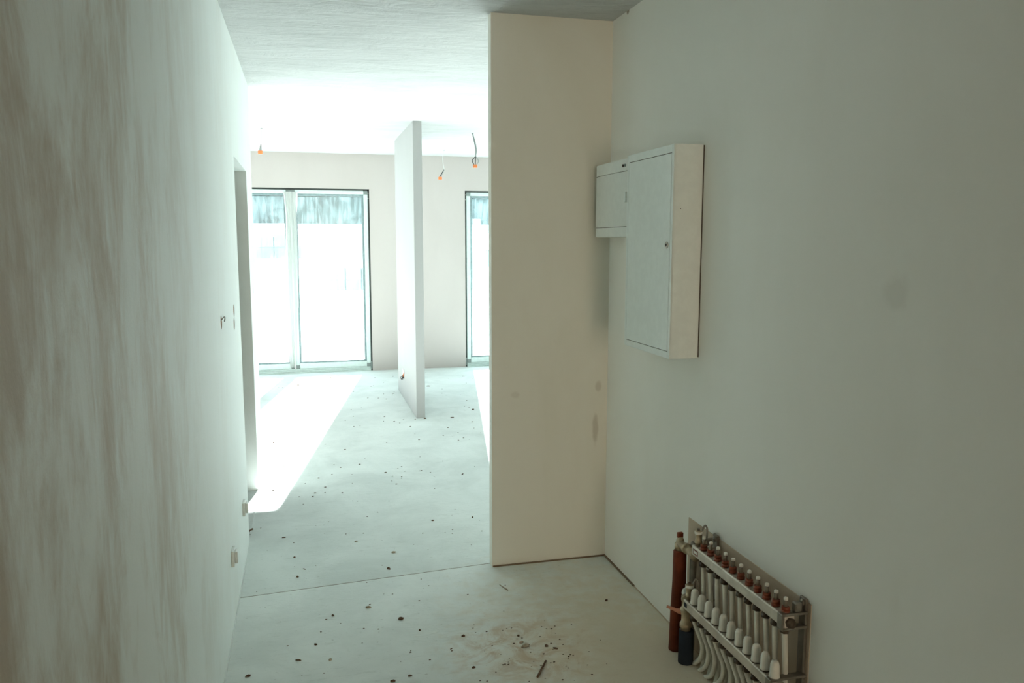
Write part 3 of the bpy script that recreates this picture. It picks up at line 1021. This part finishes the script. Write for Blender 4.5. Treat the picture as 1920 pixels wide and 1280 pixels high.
for i, (px_, sz, m, lab) in enumerate(CRUMBS):
    if lab is None:
        continue
    p = floor_point(*px_)
    nm = 'plaster_crumb' if m in (M_CLOD, M_BOARD) else 'mud_crumb'
    sz = tuple(v * (1 if p.y < 4 else .72) for v in sz)
    o = lump(p, *sz, 40 + i, random.uniform(-.5, .5)).build(nm, m, None, p)
    tag(o, lab, 'debris', 'crumbs scattered over the floor')

# fine grit nobody could count
mb = MB()
rnd = random.Random(3)
for k in range(330):
    if k < 140:
        x, y = rnd.uniform(-.28, .95), rnd.uniform(1.9, 5.6)
    elif k < 205:
        x, y = rnd.gauss(.80, .14), rnd.gauss(2.86, .16)
    else:
        x, y = rnd.uniform(-.5, 2.2), rnd.uniform(5.2, 9.6)
    if x > XP - .02 and 3.55 < y < 3.8 or XM - .03 < x < XM + TM + .03 and YM1 - .03 < y < YM2 + .03 or x > XR - .1 and y < 3.8:
        continue
    if x < XL + .02 and y < YLE:
        continue
    s = rnd.uniform(.0014, .0038) * (0.85 if y < 5 else 1.5)
    r = bmesh.ops.create_icosphere(mb.bm, subdivisions=1, radius=1)
    for v in r['verts']:
        kk = rnd.uniform(.7, 1.2)
        v.co = (x + v.co.x * s * kk * 1.6, y + v.co.y * s * kk, max(v.co.z, -.5) * s * .6 * kk + .3 * s)
o = mb.build('grit', M_MUD)
tag(o, 'fine dark grit strewn over the cement floor', 'grit', None, 'stuff')

# ------------------------------------------------------------------ outside the windows
def ground_z(y):
    return -.12 if y < 13 else -.12 + min(1.0, (y - 13) / 27) * 2.5


mb = MB()
ys = [-30, 11, 13, 18, 24, 30, 36, 40, 60, 140]
mb.grid(lambda u, v: (-90 + 180 * u, ys[round(v * 9)], ground_z(ys[round(v * 9)]) if ys[round(v * 9)] <= 40 else 2.38), 12, 9)
o = mb.build('ground', M_GROUND)
struct(o, 'sunlit pale building ground rising beyond the windows', 'ground')
mb = MB()
rnd = random.Random(11)
for k in range(420):
    x, y = rnd.uniform(-36, 46), rnd.uniform(45, 54)
    z = 2.4 + rnd.uniform(.1, 2.4)
    s = rnd.uniform(1.3, 2.0)
    r = bmesh.ops.create_icosphere(mb.bm, subdivisions=2, radius=s)
    for v in r['verts']:
        v.co = v.co * rnd.uniform(.8, 1.15)
        v.co.x += x
        v.co.y += y
        v.co.z = v.co.z * 1.2 + z
o = mb.build('treeline', M_TREE)
tag(o, 'dark belt of trees behind the bright ground outside the windows', 'trees', None, 'stuff')
for i, (x, y, w, h, lab) in enumerate(((1.1, 19.5, 1.1, .5, 'hazy grey block stack outside the wide window, nearer one'), (-.6, 26, 1.6, .7, 'hazy grey block stack outside the left window leaf'),
                                       (4.9, 21, 1.3, .75, 'hazy grey block stack outside the narrow window'))):
    z = ground_z(y)
    p = empty('block_stack', (x, y, z), lab, 'block stack', 'block stacks on the building ground')
    for a in range(3):
        for c in range(2):
            MB().box((x - w / 2 + a * w / 3 + .02, y - .4 - .05 * c, z - .05 + c * h / 2), (x - w / 2 + (a + 1) * w / 3, y + .4, z + (c + 1) * h / 2 - .02), .01, 1).build('block', M_BLOCK, p)
